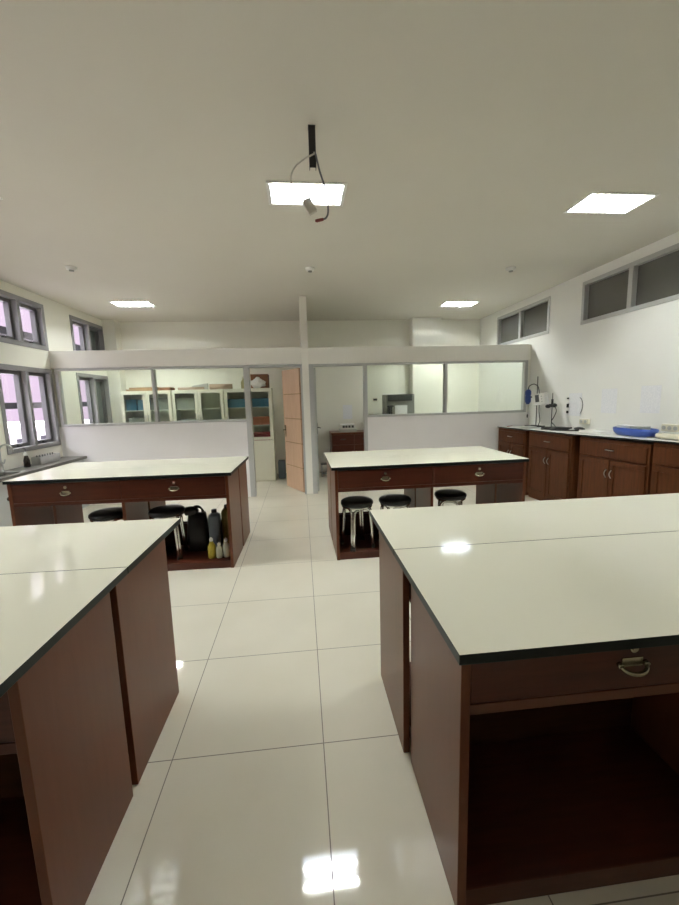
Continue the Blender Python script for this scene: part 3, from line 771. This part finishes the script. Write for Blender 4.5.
t = thing('cardboard_box', 'brown cardboard box on the cabinet top beside the wooden door', 'box', (-.76, CY+.265, z0))
MB().box(-.16, -.13, 0, .165, .15, .255).build('body', M['brown'], t, .004)
MB().box(-.161, -.135, .2555, .166, .01, .262).box(-.161, .02, .2555, .166, .155, .262).build('flap', M['brown'], t, .002)
t = thing('plastic_bag', 'crumpled white plastic bag in front of the brown cardboard box', 'bag', (-.78, CY+.060, z0))
MB().blob((0, 0, .090), (.135, .038, .078), .35, 2.8, 28, 5).blob((.0, 0, .15), (.05, .03, .055), .4, 3, 18, 8).build('body', M['bag'], t)
o = MB().box(-.49, CY+.17, 0, -.35, CY+.31, .36).build('shade_block', M['slate'], None, .02); tag(o, 'dark block for the shade and blue grey thing between cabinet and open wooden door', 'block')  # solid block gives the dark shade here, and a dim blue-grey thing

# ------------------------------------------------------------------ back right room
t = thing('side_cabinet', 'small dark brown cabinet against the back wall of the right room', 'cabinet', (.575, 7.48, 0))
W_ = .88
MB().box(0, .02, 0, W_, .58, .845).build('body', M['red'], t, .003)
MB().box(-.01, -.01, .845, W_+.01, .59, .87).build('top', M['side'], t, .003)
for k in (0, 1):
    a, c = (.01, W_/2-.004) if k == 0 else (W_/2+.004, W_-.01)
    d = MB().box(a, 0, .05, c, .02, .63).build('door', M['red'], t, .003)
    hx = c-.03 if k == 0 else a+.03
    MB().tube([(hx, 0, .40), (hx, -.02, .41), (hx, -.02, .49), (hx, 0, .50)], .006, 8).build('handle', M['steel'], d)
    d = MB().box(a, 0, .64, c, .02, .83).build('drawer', M['red'], t, .003)
    MB().box((a+c)/2-.05, -.012, .73, (a+c)/2+.05, 0, .75).build('handle', M['dgrey'], d, .003)
t = thing('water_bath', 'white instrument with a row of displays on the small dark cabinet', 'instrument', (.915, 7.72, .8705))
MB().box(-.16, -.12, .0, .17, .14, .055).build('base', M['lgrey'], t, .006)
b = MB(); b.loft([[(x, -.10, z) for x, z in ((-.155, .0552), (.155, .0552), (.155, .09), (.14, .15), (-.14, .15), (-.155, .09))], [(x, .12, z) for x, z in ((-.155, .0552), (.155, .0552), (.155, .09), (.14, .15), (-.14, .15), (-.155, .09))]], False)
bd = b.build('housing', M['white'], t, .004)
for xx in (-.085, -.03, .03, .095): MB().box(xx-.022, -.104, .082, xx+.022, -.0995, .128).build('display', M['dgrey'], bd)
o = MB().box(.875, YB-.0035, 1.10, 1.07, YB+.0004, 1.395).build('paper_sheet', M['paper']); tag(o, 'printed sheet on the back wall above the small dark cabinet', 'paper')
t = thing('drying_oven', 'grey floor standing appliance with dark control panel behind the right glass', 'appliance', (1.655, 7.40, 0))
MB().box(0, .02, .06, .555, .44, 1.585).build('body', M['grey'], t, .01)
MB().box(.02, -.004, 1.455, .50, .02, 1.58).build('control_panel', M['dgrey'], t, .004)
MB().box(.165, .004, 1.06, .405, .0195, 1.37).build('notice', M['paper'], t)
b = MB(); b.box(.0, -.045, 1.345, .125, -.02, 1.375); b.box(.03, -.04, .9, .048, .02, 1.345); b.box(.08, -.04, .9, .098, .02, 1.345); b.build('handle', M['dgrey'], t, .003)
MB().box(.03, 0, .12, .525, .02, .88).build('lower_door', M['grey'], t, .004)
for x in (.06, .495):
    for yy in (.07, .39): MB().tube([(x, yy, 0), (x, yy, .062)], .025, 12).build('foot', M['rubber'], t)
t = thing('light_switch', 'small black and white switch on the back wall left of the grey appliance', 'switch', (1.56, YB, 1.49))
MB().box(-.05, -.012, -.04, .05, -.0005, .04).build('plate', M['beige'], t, .003)
MB().box(-.04, -.02, -.02, .04, -.012, .02).build('rocker', M['black'], t, .002)
t = thing('gas_bottle_rack', 'low chrome stand on the floor behind the right doorway', 'stand', (.42, 7.62, 0))
for x in (-.05, .06):
    for yy in (-.06, .06): MB().tube([(x, yy, 0), (x, yy, .24)], .009, 8).build('leg', M['steel'], t)
MB().box(-.07, -.08, .24, .08, .08, .258).build('shelf', M['dgrey'], t, .003)
MB().box(-.06, -.07, .05, .07, .07, .062).build('lower_shelf', M['dgrey'], t, .003)

# ------------------------------------------------------------------ ceiling lights, detectors, projector bracket
def lamp(label, x, y):
    t = thing('ceiling_light', label, 'ceiling light', (x, y, ZC), 0, 'louvred ceiling lights')
    w, h = LW/2-.001, LH/2-.001
    b = MB(); d = .075; k = .004
    b.box(-w, -h, d-k, w, h, d); b.box(-w, -h, -.004, -w+k, h, d-k); b.box(w-k, -h, -.004, w, h, d-k); b.box(-w+k, -h, -.004, w-k, -h+k, d-k); b.box(-w+k, h-k, -.004, w-k, h, d-k)
    b.build('reflector', M['refl'], t)
    f = .014; r = MB(); W2, H2 = LW/2+.012, LH/2+.012
    r.box(-W2, -H2, -.008, W2, -H2+f+.012, -.0005); r.box(-W2, H2-f-.012, -.008, W2, H2, -.0005); r.box(-W2, -H2+f+.012, -.008, -W2+f+.012, H2-f-.012, -.0005); r.box(W2-f-.012, -H2+f+.012, -.008, W2, H2-f-.012, -.0005)
    r.build('trim_frame', M['white'], t, .002)
    for yy in (-.075, .075):
        tb = MB().tube([(-w+.03, yy, .042), (w-.03, yy, .042)], .013, 10).build('tube', M['tube'], t)
        MB().tube([(-w+.012, yy, .042), (-w+.0299, yy, .042)], .014, 10).tube([(w-.0299, yy, .042), (w-.012, yy, .042)], .014, 10).build('tube_cap', M['white'], tb)
    lv = MB()
    for i in range(1, 8): lv.box(-w+2*w*i/8-.0015, -h+k, -.003, -w+2*w*i/8+.0015, h-k, .018)
    lv.box(-w+k, -.005, -.003, w-k, .005, .02)
    lv.build('louvre', M['louver'], t)
    return t
L0 = lamp('ceiling light cut by the left picture edge, above the left benches', *LAMPS[0])
for (x, y), lab in zip(LAMPS[1:], ('ceiling light directly behind the hanging bracket and cables', 'ceiling light at the right, above the right counter',
        'ceiling light beyond the partition on the left, above the glass cabinets', 'ceiling light beyond the partition on the right')):
    dup(L0, (x, y, ZC), 0, lab)
def detector(label, x, y):
    t = thing('smoke_detector', label, 'smoke detector', (x, y, ZC), 0, 'white detectors on the ceiling')
    MB().lathe([(.03, -.036), (.05, -.03), (.056, -.012), (.058, -.0004)], seg=24).build('base', M['white'], t)
    MB().lathe([(.012, -.05), (.024, -.048), (.027, -.036)], seg=16).build('sensor', M['grey'], t)
    return t
D0 = detector('round white detector on the left of the ceiling near the windows', -2.536, 4.927)
dup(D0, (.177, 4.922, ZC), 0, 'round white detector at the middle of the ceiling before the dividing wall')
dup(D0, (2.695, 4.885, ZC), 0, 'round white detector on the right of the ceiling toward the grey windows')
t = thing('projector_bracket', 'black metal bracket post hanging from the ceiling with no projector', 'bracket', (.128, 2.464, ZC))
b = MB(); b.box(-.021, -.004, -.225, .019, 0, -.006); b.box(-.021, 0, -.225, -.017, .03, -.006); b.box(.015, 0, -.225, .019, .03, -.006); b.build('post', M['black'], t, .001)
MB().box(-.022, -.005, -.006, .02, .035, -.0005).build('mounting_plate', M['dgrey'], t, .001)
t = thing('hanging_cable', 'white cable with a pale plug box hanging from the bracket', 'cable', (.126, 2.452, ZC), 0, 'cables hanging from the bracket')
MB().tube(smooth([(.01, .0, -.15), (.006, -.012, -.165), (-.04, -.014, -.19), (-.10, -.015, -.235), (-.128, -.015, -.29), (-.122, -.015, -.345), (-.09, -.015, -.385), (-.04, -.015, -.42)]), .0045, 8).build('cord', M['cable_w'], t)
MB().box(-.055, -.03, -.49, .0, -.002, -.405, rot=Matrix.Rotation(math.radians(-28), 3, 'Y')).build('plug_box', M['cable_w'], t, .006)
t = thing('hanging_cable', 'dark grey cable with a red connector hanging from the bracket', 'cable', (.128, 2.45, ZC), 0, 'cables hanging from the bracket')
MB().tube(smooth([(.01, .005, -.15), (.016, -.006, -.165), (.035, -.008, -.25), (.06, -.008, -.33), (.075, -.010, -.42), (.078, -.010, -.475), (.065, -.008, -.505), (.045, -.008, -.513)]), .0055, 8).build('cord', M['cable_g'], t)
MB().tube([(.048, -.008, -.513), (.01, -.008, -.522), (.0, -.008, -.522)], [.009, .010, .007], 8).build('connector', M['redplug'], t)

# ------------------------------------------------------------------ daylight, camera
w = bpy.data.worlds.new('World'); bpy.context.scene.world = w; w.use_nodes = True
nt = w.node_tree; bg = nt.nodes['Background']
tc = nt.nodes.new('ShaderNodeTexCoord'); sp = nt.nodes.new('ShaderNodeSeparateXYZ'); rp = nt.nodes.new('ShaderNodeValToRGB')
e = rp.color_ramp.elements
e[0].position = 0.0; e[0].color = (0.205, 0.150, 0.205, 1)
e[1].position = 1.0; e[1].color = (5.5, 5.2, 5.6, 1)
k = e.new(0.32); k.color = (0.235, 0.180, 0.235, 1)
k = e.new(0.52); k.color = (3.0, 2.8, 3.1, 1)
nt.links.new(tc.outputs['Generated'], sp.inputs[0]); nt.links.new(sp.outputs['Z'], rp.inputs['Fac']); nt.links.new(rp.outputs['Color'], bg.inputs['Color'])
bg.inputs['Strength'].default_value = 1.0

yaw, pitch, roll, f, H = 0.09585090, 0.13979540, -0.0272194, 386.6186, 1.54148957
fw = Vector((math.sin(yaw)*math.cos(pitch), math.cos(yaw)*math.cos(pitch), -math.sin(pitch)))
r0 = Vector((math.cos(yaw), -math.sin(yaw), 0)); u0 = r0.cross(fw)
rr = r0*math.cos(roll)+u0*math.sin(roll); uu = u0*math.cos(roll)-r0*math.sin(roll)
cd = bpy.data.cameras.new('camera'); cam = bpy.data.objects.new('camera', cd); C.objects.link(cam)
cd.sensor_fit = 'HORIZONTAL'; cd.sensor_width = 36; cd.lens = f/679*36; cd.clip_start = .02; cd.clip_end = 500
mw = Matrix.Identity(4)
for i in range(3): mw[i][0] = rr[i]; mw[i][1] = uu[i]; mw[i][2] = -fw[i]
mw[0][3], mw[1][3], mw[2][3] = 0, 0, H
cam.matrix_world = mw
sc = bpy.context.scene; sc.camera = cam
sc.view_settings.view_transform = 'Standard'; sc.view_settings.look = 'None'
sc.view_settings.gamma = 1; sc.view_settings.use_curve_mapping = False
sc.view_settings.exposure = 2.4
try:
    sc.cycles.max_bounces = 12; sc.cycles.diffuse_bounces = 6; sc.cycles.glossy_bounces = 5; sc.cycles.transparent_max_bounces = 16
    sc.cycles.sample_clamp_indirect = 6.0; sc.cycles.caustics_reflective = False
except Exception: pass
